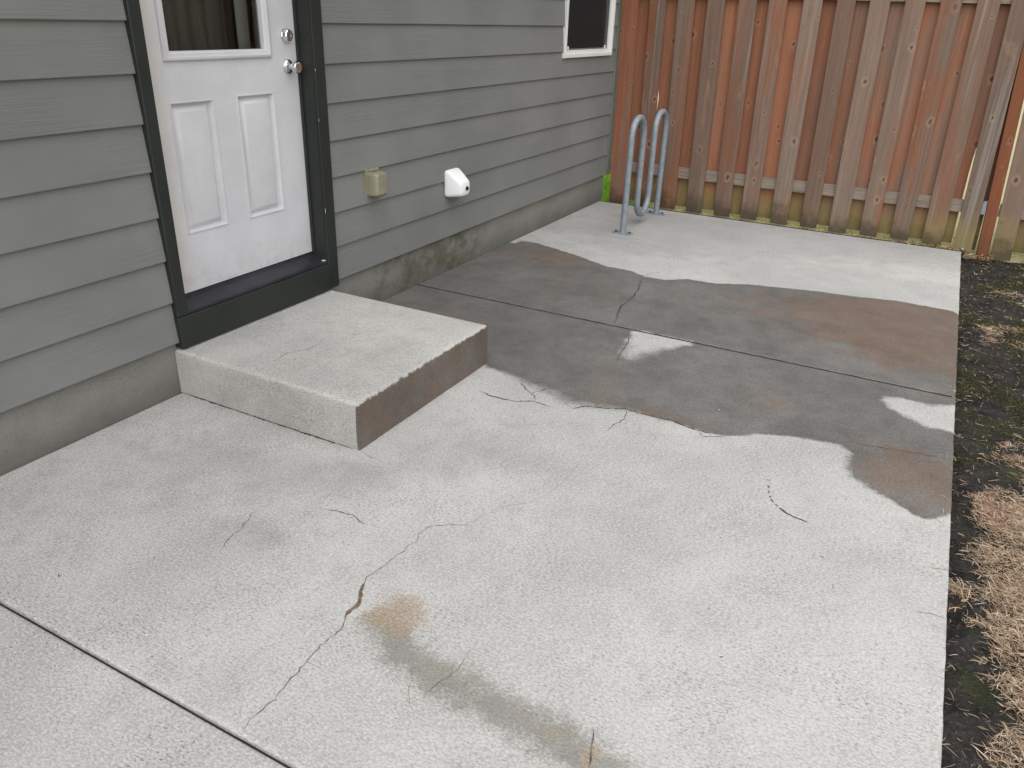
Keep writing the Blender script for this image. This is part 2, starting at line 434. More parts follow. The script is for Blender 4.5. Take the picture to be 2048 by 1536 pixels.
def rail_mat():
    t = NT('rail_wood'); v = t.coord()
    g = t.noise(t.mapping(v, (2.0, 20, 110)), 1.0, 5, 0.65, 0.8)
    g2 = t.noise(t.mapping(v, (6, 20, 300)), 1.0, 3, 0.6)
    col = t.mix(t.step(g, 0.3, 0.7), C4(0.15, 0.115, 0.09), C4(0.28, 0.235, 0.195))
    col = t.mix(t.step(g2, 0.55, 0.7, 0, 0.6), col, C4(0.08, 0.06, 0.05))
    return t.done(col, 0.9, t.bump(t.math('ADD', g, g2), 0.003, 0.6), None, 0.2)
M['rail'] = rail_mat()

t = NT('crack_dirt'); M['crack'] = t.done(t.mix(t.step(t.noise(t.coord(), 30, 3), 0.35, 0.65), C4(0.075, 0.066, 0.055), C4(0.17, 0.155, 0.135)), 0.95, None, None, 0.1)
t = NT('crack_dark'); M['crackdark'] = t.done(C4(0.035, 0.032, 0.028), 0.95, None, None, 0.1)
t = NT('spall_brown'); M['chip'] = t.done(t.mix(t.step(t.noise(t.coord(), 90, 3), 0.35, 0.65), C4(0.10, 0.07, 0.05), C4(0.20, 0.145, 0.105)), 0.95, t.bump(t.noise(t.coord(), 120, 3), 0.004, 0.6), None, 0.1)
t = NT('rubber_scuff'); M['scuff'] = t.done(C4(0.03, 0.03, 0.03), 0.8, None, None, 0.2)

def soil_mat():
    t = NT('dark_soil'); v = t.coord()
    n = t.noise(v, 9, 5, 0.7); f = t.noise(v, 70, 4, 0.7); g = t.noise(v, 260, 2, 0.6)
    col = t.mix(t.step(n, 0.3, 0.7), C4(0.016, 0.0145, 0.0135), C4(0.055, 0.050, 0.047))
    col = t.mix(t.step(f, 0.52, 0.72, 0, 0.7), col, C4(0.125, 0.112, 0.10))
    col = t.mix(t.step(f, 0.30, 0.46, 0.7, 0), col, C4(0.010, 0.009, 0.008))
    col = t.mix(t.step(t.noise(v, 5.0, 4, 0.65), 0.52, 0.68, 0, 0.55), col, C4(0.045, 0.058, 0.022))
    col = t.mix(t.step(g, 0.70, 0.76, 0, 0.5), col, C4(0.30, 0.26, 0.22))
    h = t.math('ADD', f, t.math('MULTIPLY', g, 0.5))
    return t.done(col, 0.95, t.bump(h, 0.02, 1.0), None, 0.15)
M['soil'] = soil_mat()
def grass_ground():  # colours raised above real grass to paint in sunlight
    t = NT('lawn_painted_sun'); v = t.coord()
    n = t.noise(v, 3, 4, 0.6); f = t.noise(v, 60, 4, 0.7)
    col = t.mix(t.step(n, 0.3, 0.7), C4(0.17, 0.30, 0.035), C4(0.22, 0.36, 0.05))
    sx = t.node('ShaderNodeSeparateXYZ'); t.l.new(v, sx.inputs[0])
    col = t.mix(t.math('MAXIMUM', t.step(t.math('ADD', sx.outputs[0], t.math('MULTIPLY', n, 0.6)), 0.3, 0.7), t.step(sx.outputs[1], 7.5, 9.5)), col, C4(0.46, 0.42, 0.25))  # pale straw paints sunlit ground glimpsed through the fence gaps
    col = t.mix(t.step(f, 0.5, 0.75, 0, 0.4), col, C4(0.14, 0.17, 0.05))
    return t.done(col, 0.9, t.bump(f, 0.02, 0.8), None, 0.15)
M['lawn'] = grass_ground()
def blade_mat(name, trans=0.25):
    t = NT(name); c = t.attr('Col', 'Color')
    t.l.new(c, t.b.inputs['Base Color']); t.b.inputs['Roughness'].default_value = 0.75
    t.b.inputs['Specular IOR Level'].default_value = 0.15
    d = t.node('ShaderNodeBsdfTranslucent'); t.l.new(c, d.inputs[0])
    mx = t.node('ShaderNodeMixShader'); mx.inputs[0].default_value = trans
    t.l.new(t.b.outputs[0], mx.inputs[1]); t.l.new(d.outputs[0], mx.inputs[2]); t.l.new(mx.outputs[0], t.n['Material Output'].inputs[0])
    return t.m
M['blade'] = blade_mat('grass_blade')

# ------------------------------------------------------------------ ground
def sheet(name, x0, x1, y0, y1, z, mat, kind='structure'):
    o = MB().add([(x0,y0,z),(x1,y0,z),(x1,y1,z),(x0,y1,z)], [(0,1,2,3)]).build(name, mat)
    return tag(o, kind=kind)
tag(sheet('ground', -250, 250, -250, 250, -0.16, M['lawn']), 'open grassy ground running out round the house to the horizon', 'ground')

SX0, SX1, SY0, SY1 = 2.96, 4.5, -1.6, 5.0
def soil_h(x, y):
    return -0.062 + 0.022*fbm(x*2.2, y*2.2, 3.1, 3) + 0.012*fbm(x*11, y*11, 7.7, 3) + 0.005*mnoise.noise((x*45, y*45, 1.0)) - 0.018*max(0, 1-(x-3.08)/0.10)
def cover(x, y):
    """how much dead thatch lies here (0..1)"""
    n = fbm(x*2.6+4.0, y*2.0, 9.3, 3) + 0.45*fbm(x*9, y*9, 2.0, 2)
    near = 0.85 if y < 1.0 else (0.85 - 1.10*min(1, (y-1.0)/0.9))
    edge = -1.25*max(0, 1-(x-3.07)/0.15)
    return n + near + edge
def build_soil():
    xs = np.concatenate([np.arange(SX0, 3.95, 0.0125), np.linspace(3.97, SX1, 12)]); ys = np.arange(SY0, SY1+0.001, 0.0125)
    v = []
    for y in ys:
        for x in xs:
            c = max(0, min(1, cover(x, y)))
            v.append((x, y, soil_h(x, y) + 0.018*c))
    nx, ny = len(xs), len(ys)
    idx = np.arange(nx*ny).reshape(ny, nx)
    f = np.stack([idx[:-1,:-1], idx[:-1,1:], idx[1:,1:], idx[1:,:-1]], -1).reshape(-1, 4)
    me = bpy.data.meshes.new('soil_bed'); me.from_pydata(v, [], f.tolist())
    me.polygons.foreach_set('use_smooth', [True]*len(me.polygons))
    o = link('soil_bed', me, M['soil']); return tag(o, 'strip of dark bare soil along the right edge of the patio', 'soil', kind='structure')
build_soil()
tag(MB().box(-40, 60, 4.99, 60, -0.3, -0.018).build('lawn', M['lawn']), 'green lawn beyond the wooden fence, sunlight painted into its colour', 'lawn', kind='structure')

def blades(name, P, Z, phi, L, Wd, H, colors, label, cat, seg=3):
    """P (n,2) base points, Z base heights, phi heading, L length, Wd width, H arch height (may be > L for upright)"""
    n = len(P); tt = np.linspace(0, 1, seg+1)
    curl = rng.normal(0, 1.3, n)
    cx = np.zeros((n, seg+1)); cy = np.zeros((n, seg+1))
    for i in range(1, seg+1):
        a = phi + curl*tt[i]
        cx[:, i] = cx[:, i-1] + np.cos(a)*L/seg; cy[:, i] = cy[:, i-1] + np.sin(a)*L/seg
    cz = Z[:, None] + H[:, None]*np.sin(tt*np.pi*0.62)[None, :]
    nxv = -np.sin(phi); nyv = np.cos(phi)
    taper = np.array([0.8] + [1.0]*(seg-1) + [0.25])
    V = np.zeros((n, seg+1, 2, 3))
    tilt = rng.normal(0, 0.5, n)
    for s_, sg in ((0, -1), (1, 1)):
        V[:, :, s_, 0] = P[:, 0:1] + cx + sg*(nxv*Wd/2)[:, None]*taper
        V[:, :, s_, 1] = P[:, 1:2] + cy + sg*(nyv*Wd/2)[:, None]*taper
        V[:, :, s_, 2] = cz + sg*(tilt*Wd/2)[:, None]*taper
    V = V.reshape(-1, 3)
    base = (np.arange(n)*(seg+1)*2)[:, None]
    q = np.array([[2*i, 2*i+1, 2*i+3, 2*i+2] for i in range(seg)])
    F = (base[:, None, :] + q[None]).reshape(-1, 4)
    me = bpy.data.meshes.new(name)
    me.vertices.add(len(V)); me.vertices.foreach_set('co', V.ravel())
    me.loops.add(F.size); me.loops.foreach_set('vertex_index', F.ravel())
    me.polygons.add(len(F)); me.polygons.foreach_set('loop_start', np.arange(len(F))*4); me.polygons.foreach_set('loop_total', np.full(len(F), 4))
    me.update(); me.validate()
    ca = me.color_attributes.new('Col', 'FLOAT_COLOR', 'POINT')
    cc = np.repeat(np.concatenate([colors, np.ones((n, 1))], 1), (seg+1)*2, axis=0)
    ca.data.foreach_set('color', cc.ravel())
    o = link(name, me, M['blade'])
    return tag(o, label, cat, kind='stuff')

def sample_cover(n, pred, x0=3.06, x1=4.3, y0=-1.0, y1=4.95):
    pts = []; zs = []; cs = []
    while len(pts) < n:
        x = random.uniform(x0, x1); y = random.uniform(y0, y1); c = pred(x, y)
        if random.random() < c:
            pts.append((x, y)); zs.append(soil_h(x, y) + 0.018*max(0, min(1, cover(x, y)))); cs.append(c)
    return np.array(pts), np.array(zs), np.array(cs)

def thatch():
    n = 120000
    P, Z, c = sample_cover(n, lambda x, y: max(0.012, min(1, cover(x, y)*1.5-0.25)))
    for i_ in rng.choice(n, 90, False): P[i_] = (3.085-abs(random.gauss(0, 0.022)), random.uniform(-0.6, 4.8)); Z[i_] = 0.0015
    k = rng.random(n)[:, None]; br = rng.uniform(0.6, 1.2, n)[:, None]
    patch = np.array([fbm(p[0]*3.3, p[1]*3.3, 5.0, 2) for p in P])[:, None]
    tan = np.array([[0.46, 0.345, 0.235]]); pale = np.array([[0.62, 0.51, 0.38]]); pink = np.array([[0.40, 0.255, 0.175]])
    col = np.where(k < 0.55, tan, np.where(k < 0.8, pale, pink))*br
    col = np.where((patch > 0.28) & (k < 0.5), pink*br, col)
    phi = rng.normal(-0.35, 0.9, n) + np.where(rng.random(n) < 0.5, np.pi, 0)
    blades('dry_grass', P, Z+rng.uniform(-0.002, 0.010, n), phi, rng.uniform(0.010, 0.048, n), rng.uniform(0.0010, 0.0026, n), np.abs(rng.normal(0.002, 0.006, n)), np.clip(col, 0, 0.8),
           'matted tan dead grass lying over the dark soil beside the patio', 'dry grass')
thatch()
def moss():
    n = 40000
    def pred(x, y):
        m = fbm(x*3.1+20, y*3.1, 4.4, 3) + (0.28 if y > 1.3 else -0.22)
        return max(0.0, min(1, m*1.6 - 0.15))
    P, Z, c = sample_cover(n, pred)
    br = rng.uniform(0.5, 1.2, n)[:, None]; k = rng.random(n)[:, None]
    col = np.where(k < 0.6, np.array([[0.060, 0.072, 0.018]]), np.where(k < 0.85, np.array([[0.10, 0.105, 0.03]]), np.array([[0.16, 0.13, 0.06]])))*br
    blades('moss_patches', P, Z-0.002, rng.uniform(0, 6.283, n), rng.uniform(0.004, 0.016, n), rng.uniform(0.0015, 0.003, n), rng.uniform(0.004, 0.016, n), col,
           'low dark green moss on the soil near the fence', 'moss', 2)
moss()
def lawn_grass():
    Ps = np.concatenate([np.stack([rng.uniform(-2.2, 0.35, 14000), rng.uniform(4.97, 8.0, 14000)], 1),
                         np.stack([rng.uniform(0.0, 4.6, 9000), 5.02 + rng.uniform(0, 1, 9000)**2*0.9], 1)])
    n = len(Ps); br = rng.uniform(0.6, 1.25, n)[:, None]; k = rng.random(n)[:, None]
    yel = np.clip((Ps[:, 0:1]-0.2)/0.4, 0, 1)
    g1 = np.array([[0.26, 0.56, 0.04]]); g2 = np.array([[0.36, 0.64, 0.07]]); g3 = np.array([[0.75, 0.68, 0.30]])  # blade greens and straw are brightened to carry painted sunlight
    col = np.where(k < 0.6, g1, g2)*br*(1-yel*0.9) + g3*br*yel*0.9
    low = np.where(Ps[:, 0] > 0.3, 0.35, 1.0)
    blades('lawn_grass', Ps, np.full(n, -0.02), rng.uniform(0, 6.283, n), rng.uniform(0.01, 0.035, n), rng.uniform(0.003, 0.006, n), rng.uniform(0.02, 0.06, n)*low, col,
           'green grass blades of the lawn behind the fence, sunlight painted into their colour', 'grass')
lawn_grass()

# ------------------------------------------------------------------ patio slabs
WET = [(0.061,3.072),(0.059,3.158),(0.203,3.171),(0.375,3.12),(0.619,3.029),(0.863,2.91),(1.049,2.909),(1.184,2.835),(1.324,2.837),(1.446,2.945),(1.632,2.953),(1.837,3.065),(2.023,3.113),(2.267,3.176),(2.45,3.19),(2.713,3.258),(2.888,3.249),(3.043,3.241),(3.126,3.108),(3.118,1.767),(2.974,1.689),(2.845,1.701),(2.787,1.671),(2.776,1.621),(2.814,1.549),(2.89,1.493),(2.963,1.444),(3.022,1.448),(3.12,1.435),(3.114,0.782),(3.07,0.733),(3.012,0.656),(2.964,0.656),(2.894,0.713),(2.803,0.764),(2.735,0.817),(2.701,0.904),(2.706,1.021),(2.658,1.063),(2.58,1.055),(2.462,1.033),(2.347,0.983),(2.242,0.894),(2.14,0.877),(2.004,0.893),(1.868,0.891),(1.784,0.896),(1.721,0.874),(1.626,0.844),(1.511,0.825),(1.423,0.879),(1.297,0.896),(1.129,0.957),(1.028,0.963),(0.98,1.0),(-0.1,1.0),(-0.1,3.07)]
DRY = [(1.455,1.824),(1.52,1.86),(1.80,1.86),(1.815,1.80),(1.76,1.765),(1.742,1.70),(1.69,1.672),(1.672,1.60),(1.62,1.55),(1.60,1.47),(1.562,1.45),(1.53,1.53),(1.518,1.62),(1.48,1.70),(1.487,1.76)]
CR = {
 'front': [(1.587,-1.194),(1.579,-1.162),(1.583,-1.098),(1.575,-0.999),(1.56,-0.885),(1.565,-0.849),(1.569,-0.801),(1.55,-0.766)],
 'front2': [(1.505,-0.619),(1.493,-0.597),(1.502,-0.564),(1.506,-0.491),(1.517,-0.425),(1.521,-0.361),(1.505,-0.329),(1.511,-0.287),(1.554,-0.245),(1.62,-0.206)],
 'front3': [(1.62,-0.206),(1.634,-0.146),(1.664,-0.058),(1.741,0.024),(1.775,0.119),(1.786,0.225),(1.786,0.416),(1.786,0.571)],
 'c2': [(1.01,-0.716),(0.992,-0.674),(0.986,-0.614),(0.963,-0.546),(0.945,-0.505)],
 'c3': [(1.139,-0.382),(1.211,-0.364),(1.25,-0.358),(1.291,-0.374),(1.325,-0.381)],
 'c4': [(1.123,0.718),(1.207,0.696),(1.318,0.706),(1.395,0.753),(1.488,0.741)],
 'c5': [(1.244,0.895),(1.334,0.824),(1.361,0.81),(1.392,0.769)],
 'c5b': [(1.343,0.817),(1.366,0.863),(1.386,0.913)],
 'c6': [(1.501,0.819),(1.569,0.779),(1.606,0.832),(1.693,0.856),(1.769,0.904),(1.831,0.896),(1.89,0.894),(1.978,0.904),(2.051,0.884),(2.141,0.872),(2.232,0.892)],
 'c6b': [(2.11,0.869),(2.142,0.832),(2.225,0.878)],
 'c7': [(1.775,0.901),(1.805,0.809),(1.785,0.742),(1.777,0.665)],
 'c8': [(1.177,2.804),(1.231,2.585),(1.263,2.405),(1.264,2.174),(1.298,2.021),(1.34,1.862)],
 'c8b': [(1.445,1.842),(1.461,1.80),(1.496,1.688),(1.517,1.536),(1.537,1.432),(1.559,1.32)],
 'c9': [(2.673,1.102),(2.807,1.13),(2.938,1.157),(3.076,1.171)],
 'c11': [(0.023,3.169),(0.136,3.176),(0.254,3.154)],
 'c11b': [(1.155,2.816),(1.194,2.909),(1.243,2.998)],
 'c12': [(1.908,-0.903),(1.91,-0.849),(1.927,-0.791),(1.932,-0.718)],
 'c12b': [(2.319,-0.769),(2.332,-0.807),(2.342,-0.841),(2.355,-0.881)],
 'c13': [(3.026,0.363),(3.052,0.367),(3.078,0.371)],
 'c14': [(2.992,0.105),(3.046,0.116),(3.078,0.113)],
 'c15': [(1.888,-0.929),(1.869,-0.906),(1.822,-0.817)],
 'c16': [(1.005,0.003),(1.032,-0.009),(1.097,-0.014)],
}
def seg_dist(P, poly, closed=True):
    A = np.array(poly); B = np.roll(A, -1, 0) if closed else A[1:]
    if not closed: A = A[:-1]
    d = np.full(len(P), 1e9)
    for a, b in zip(A, B):
        ab = b-a; tpar = np.clip(((P-a)@ab)/(ab@ab+1e-12), 0, 1)
        d = np.minimum(d, np.linalg.norm(P-(a+tpar[:, None]*ab), axis=1))
    return d
def inside(P, poly):
    A = np.array(poly); B = np.roll(A, -1, 0); r = np.zeros(len(P), bool)
    for a, b in zip(A, B):
        c = (a[1] > P[:, 1]) != (b[1] > P[:, 1])
        with np.errstate(divide='ignore', invalid='ignore'):
            xi = (b[0]-a[0])*(P[:, 1]-a[1])/(b[1]-a[1]+1e-15)+a[0]
        r ^= c & (P[:, 0] < xi)
    return r
def sdist(P, poly): return seg_dist(P, poly)*np.where(inside(P, poly), -1, 1)
def gauss(P, x, y, r, ry=None): return np.exp(-(((P[:, 0]-x)/r)**2 + ((P[:, 1]-y)/(ry or r))**2))
def fields(P):
    w = sdist(P, WET); dd = sdist(P, DRY); w = np.maximum(w, -dd)
    soft = np.full(len(P), 0.009) + 0.020*gauss(P, 2.9, 1.6, 0.3, 0.2)
    soft += 0.055*gauss(P, 1.45, 0.86, 0.38, 0.14) + 0.065*gauss(P, 1.62, 1.55, 0.2) + 0.02*gauss(P, 2.72, 0.88, 0.2)
    brown = 1.35*gauss(P, 2.85, 2.75, 0.6, 0.7) + 0.85*gauss(P, 2.95, 0.95, 0.3, 0.3) + 0.8*gauss(P, 0.45, 2.9, 0.45, 0.3) + 0.6*gauss(P, 0.45, 1.35, 0.35) + 0.7*gauss(P, 1.95, 0.93, 0.3, 0.07) + 0.55*gauss(P, 1.6, 1.15, 0.16, 0.35) + 0.42*gauss(P, 2.0, 2.7, 0.6, 0.3) + 0.42*gauss(P, 2.3, 1.35, 0.3, 0.25) + 0.45*gauss(P, 0.9, 2.3, 0.5, 0.3)
    dark = np.exp(-(seg_dist(P, [(1.66,-0.72),(1.76,-0.79),(1.90,-0.815),(2.03,-0.825),(2.165,-0.835),(2.272,-0.84),(2.38,-0.86)], False)/0.080)**2)*1.0
    tan = 1.25*gauss(P, 1.675, -0.68, 0.095, 0.085) + 0.5*gauss(P, 2.2, -0.83, 0.12, 0.05) + 0.75*gauss(P, 1.885, -0.925, 0.02) + 0.7*gauss(P, 1.80, -0.83, 0.02) + 0.8*gauss(P, 2.345, -0.84, 0.02, 0.06)
    smudge_shade = 0.8*gauss(P, 1.06, -0.60, 0.14, 0.10) + 0.7*gauss(P, 1.12, -0.17, 0.2, 0.12) + 0.6*gauss(P, 0.75, -0.30, 0.35, 0.15) + 0.5*gauss(P, 1.25, 0.1, 0.2) + 0.6*gauss(P, 0.35, -0.6, 0.5, 0.5) + 0.5*gauss(P, 1.5, 0.25, 0.35, 0.25) + 0.9*gauss(P, 0.9, 3.9, 1.1, 0.6) + 1.35*gauss(P, 2.0, 4.55, 1.4, 0.5) + 0.3*gauss(P, 1.55, 0.4, 0.3, 0.2)  # two broad far terms paint in shade by the fence; others are smudges
    return dict(wet=w, soft=soft, brown=brown, dark=dark, tan=tan, smudge_shade=smudge_shade)
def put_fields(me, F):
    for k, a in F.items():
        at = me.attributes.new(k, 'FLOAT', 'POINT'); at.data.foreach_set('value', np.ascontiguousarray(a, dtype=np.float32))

patio = empty('patio')
tag(patio, 'pale concrete patio in three slabs with a dark wet band across it', 'patio', kind='structure')
def slab(y0, y1, x0=0.004, x1=3.079):
    dx = 0.02
    def axis(a, b):
        e = [0.0, 0.0025, 0.006, 0.011]
        return np.concatenate([[a+k for k in e], np.linspace(a+0.02, b-0.02, int((b-a-0.04)/dx)+1), [b-k for k in reversed(e)]])
    xs, ys = axis(x0, x1), axis(y0, y1)
    X, Y = np.meshgrid(xs, ys)
    dr = np.array([0.006, 0.0022, 0.0007, 0.0])
    def drop(n):
        d = np.zeros(n); d[:4] = dr; d[-4:] = dr[::-1]; return d
    DX, DY = np.meshgrid(drop(len(xs)), drop(len(ys)))
    Z = -np.maximum(DX, DY)
    wob = np.array([0.0022*fbm(3.1, y*9, 0.3, 3) for y in ys])
    X[:, -4:] += wob[:, None]
    nx, ny = len(xs), len(ys)
    V = np.stack([X, Y, Z], -1).reshape(-1, 3)
    idx = np.arange(nx*ny).reshape(ny, nx)
    F = np.stack([idx[:-1,:-1], idx[:-1,1:], idx[1:,1:], idx[1:,:-1]], -1).reshape(-1, 4).tolist()
    loop = list(idx[0, :]) + list(idx[1:, -1]) + list(idx[-1, -2::-1]) + list(idx[-2:0:-1, 0])
    low = V[loop].copy(); low[:, 2] = -0.13
    base = len(V); V = np.concatenate([V, low])
    n = len(loop)
    for i in range(n):
        j = (i+1) % n; F.append([loop[j], loop[i], base+i, base+j])
    me = bpy.data.meshes.new('slab'); me.from_pydata(V.tolist(), [], [[int(q) for q in f] for f in F])
    me.polygons.foreach_set('use_smooth', [True]*len(me.polygons)); me.set_sharp_from_angle(angle=math.radians(50))
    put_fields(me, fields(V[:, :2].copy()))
    return link('slab', me, M['patio'], patio)
J0, J1 = -1.211, 1.850
slabs = [slab(J0+0.006, J1-0.007), slab(J1+0.007, 4.884), slab(-4.2, J0-0.004)]
for y, dep in ((J0, -0.014), (J1, -0.0028)):
    w = MB(); pts = np.arange(0.004, 3.075, 0.02)
    zz = [dep+0.0022*mnoise.noise((x*14, y, 0)) for x in pts]
    w.rings([[(x, y-0.014, z) for x, z in zip(pts, zz)], [(x, y+0.014, z) for x, z in zip(pts, zz)]], closed=False).build('joint_filler', M['crackdark'], patio)

def jag(pts, step=0.012, amp=0.006):
    out = []
    for (x0, y0), (x1, y1) in zip(pts[:-1], pts[1:]):
        L = math.hypot(x1-x0, y1-y0); n = max(1, int(L/step))
        nx_, ny_ = -(y1-y0)/L, (x1-x0)/L
        for i in range(n):
            f = i/n; k = amp*(mnoise.noise(((x0+(x1-x0)*f)*28, (y0+(y1-y0)*f)*28, 4.2))*1.1 + 0.5*random.uniform(-1, 1)) if i else 0
            out.append((x0+(x1-x0)*f+nx_*k, y0+(y1-y0)*f+ny_*k))
    out.append(pts[-1]); return out
def crack(pts, width, mat, parent, z=0.0006, taper=(True, True), amp=0.006, var=0.5):
    p = jag(pts, amp=amp); n = len(p); a, b = [], []
    for i, (x, y) in enumerate(p):
        x0, y0 = p[max(0, i-1)]; x1, y1 = p[min(n-1, i+1)]
        L = math.hypot(x1-x0, y1-y0) or 1; nx_, ny_ = -(y1-y0)/L, (x1-x0)/L
        w = width*(1+var*random.uniform(-1, 1))
        f = i/(n-1)
        if taper[0]: w *= min(1, f*5+0.15)
        if taper[1]: w *= min(1, (1-f)*5+0.15)
        a.append((x+nx_*w/2, y+ny_*w/2, z)); b.append((x-nx_*w/2, y-ny_*w/2, z))
    o = MB().rings([a, b], closed=False).build('crack', mat, parent)
    return o
A, B = slabs[0], slabs[1]
WD = {'front': 0.0028, 'front2': 0.0024, 'front3': 0.0009, 'c2': 0.0036, 'c3': 0.0042, 'c4': 0.006, 'c5': 0.006, 'c5b': 0.005, 'c6': 0.0065, 'c6b': 0.0045, 'c7': 0.0042, 'c8': 0.0055, 'c8b': 0.0065, 'c9': 0.0022, 'c11': 0.005, 'c11b': 0.004, 'c12': 0.0018, 'c12b': 0.0045, 'c13': 0.002, 'c14': 0.002, 'c15': 0.0012, 'c16': 0.0025}
for k, pts in CR.items():
    dark = k in ('c3', 'c4', 'c5', 'c6', 'c7', 'c8', 'c9', 'c11', 'front', 'front2')
    crack(pts, WD[k], M['crackdark'] if k in ('c8', 'c9', 'c11', 'c4', 'c6') else M['crack'], B if k in ('c8', 'c11', 'c11b') else A, taper=(k not in ('front2',), k not in ('front', 'front2')))
ch = crack([(1.553,-0.771),(1.544,-0.743),(1.549,-0.716),(1.546,-0.696),(1.529,-0.668),(1.515,-0.645),(1.505,-0.619)], 0.013, M['chip'], A, 0.0009, amp=0.003, var=0.35); ch.name = 'chipped_crack'
for pts, w in (([(2.463,0.583),(2.469,0.571)],0.009),([(2.471,0.549),(2.479,0.53)],0.007),([(2.482,0.516),(2.488,0.504)],0.006),([(2.491,0.495),(2.506,0.477)],0.008),([(2.512,0.47),(2.523,0.462)],0.008),([(2.529,0.455),(2.556,0.434),(2.589,0.422),(2.636,0.415)],0.008)):
    o = crack(pts, w, M['scuff'], A, 0.0008, taper=(False, True), amp=0.001, var=0.3); o.name = 'scuff_mark'

# ------------------------------------------------------------------ concrete step
step = empty('concrete_step', (0.5, 0.5, 0))
tag(step, 'low square concrete step below the white door', 'step')
def build_step():
    X1, Y1, H = 0.999, 1.008, 0.205
    xs = np.concatenate([[0.002], np.linspace(0.02, X1-0.03, 90), [X1-0.013, X1-0.0065, X1-0.0022, X1]])
    ys = np.concatenate([[0, 0.0022, 0.0065, 0.013], np.linspace(0.03, Y1-0.03, 90), [Y1-0.013, Y1-0.0065, Y1-0.0022, Y1]])
    dr = np.array([0.013, 0.0065, 0.0022, 0.0])
    def drop(n, lo, hi):
        d = np.zeros(n)
        if lo: d[:4] = dr
        if hi: d[-4:] = dr[::-1]
        return d
    X, Y = np.meshgrid(xs, ys); DX, DY = np.meshgrid(drop(len(xs), 0, 1), drop(len(ys), 1, 1))
    Z = H - np.maximum(DX, DY)
    wob = np.array([(0.004*fbm(1.3, y*8, 5, 3) + 0.0022*max(0, fbm(1.3, y*23, 5, 3)-0.25)*4*-1) for y in ys]); X[:, -4:] += wob[:, None]
    wob = np.array([(0.004*fbm(x*8, 2.2, 5, 3) + 0.0022*max(0, fbm(x*23, 2.2, 5, 3)-0.25)*4) for x in xs]); Y[:4, :] += wob[None, :]
    nx, ny = len(xs), len(ys); V = np.stack([X, Y, Z], -1).reshape(-1, 3)
    idx = np.arange(nx*ny).reshape(ny, nx)
    F = np.stack([idx[:-1,:-1], idx[:-1,1:], idx[1:,1:], idx[1:,:-1]], -1).reshape(-1, 4).tolist()
    loop = list(idx[0, :]) + list(idx[1:, -1]) + list(idx[-1, -2::-1]) + list(idx[-2:0:-1, 0]); n = len(loop)
    prev = loop
    P0 = np.stack(np.meshgrid(xs, ys), -1).reshape(-1, 2)[loop]
    for k, z in enumerate((0.17, 0.10, 0.05, 0.0)):
        low = V[loop].copy(); low[:, 2] = z
        low[:, 0] = P0[:, 0] + np.array([0.003*fbm(p[0]*3, p[1]*3, z*6, 2) if p[0] > 0.99 else 0 for p in P0])
        low[:, 1] = P0[:, 1] + np.array([0.003*fbm(p[0]*3, p[1]*3, z*6+3, 2) if p[1] < 0.01 else 0 for p in P0]); base = len(V); V = np.concatenate([V, low]); cur = list(range(base, base+n))
        for i in range(n):
            j = (i+1) % n; F.append([prev[j], prev[i], cur[i], cur[j]])
        prev = cur
    me = bpy.data.meshes.new('block'); me.from_pydata(V.tolist(), [], [[int(q) for q in f] for f in F])
    me.polygons.foreach_set('use_smooth', [True]*len(me.polygons)); me.set_sharp_from_angle(angle=math.radians(50))
    # the sides that face the wet slab have soaked up water; its top edge stays dry
    side = np.maximum(V[:, 0]-(X1-0.006), V[:, 1]-(Y1-0.006))
    w = np.where(side > -0.004, np.minimum(0.05, np.maximum((V[:, 2]-0.196)*1.0, -0.05)), 0.06)
    n_ = len(V); z0 = np.zeros(n_)
    brown = np.where(side > -0.004, 0.72, 0)
    smudge_shade = 0.35*gauss(V[:, :2], 0.72, 0.35, 0.3, 0.3) + np.where(V[:, 1] < 0.004, 0.25, 0)
    put_fields(me, dict(wet=w, soft=np.full(n_, 0.004), brown=brown, dark=z0, tan=z0, smudge_shade=smudge_shade))
    b = link('block', me, M['step'], step)
    crack([(0.45,0.141),(0.433,0.22),(0.45,0.27),(0.484,0.305),(0.483,0.373),(0.486,0.402)], 0.003, M['crack'], b, H+0.0006)
    crack([(0.52,0.17),(0.505,0.215)], 0.003, M['crack'], b, H+0.0006)
    # opened joint between the step and the slab
    j = crack([(0.004,-0.002),(0.30,-0.003),(0.62,-0.004),(0.97,-0.003)], 0.007, M['crackdark'], b, 0.0012, amp=0.003, var=0.7); j.name = 'base_joint'
build_step()

# ------------------------------------------------------------------ house
house = empty('house')
tag(house, 'grey lap-sided house with a white back door and a concrete foundation', 'house')
YC = 5.045                                     # house corner beside the fence
# foundation
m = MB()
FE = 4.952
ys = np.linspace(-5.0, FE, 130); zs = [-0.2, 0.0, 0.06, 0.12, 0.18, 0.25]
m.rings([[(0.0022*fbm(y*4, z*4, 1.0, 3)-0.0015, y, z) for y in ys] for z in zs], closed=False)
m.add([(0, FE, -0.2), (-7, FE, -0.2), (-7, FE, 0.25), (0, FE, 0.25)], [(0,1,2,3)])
m.build('foundation', M['foundation'], house, smooth='all')
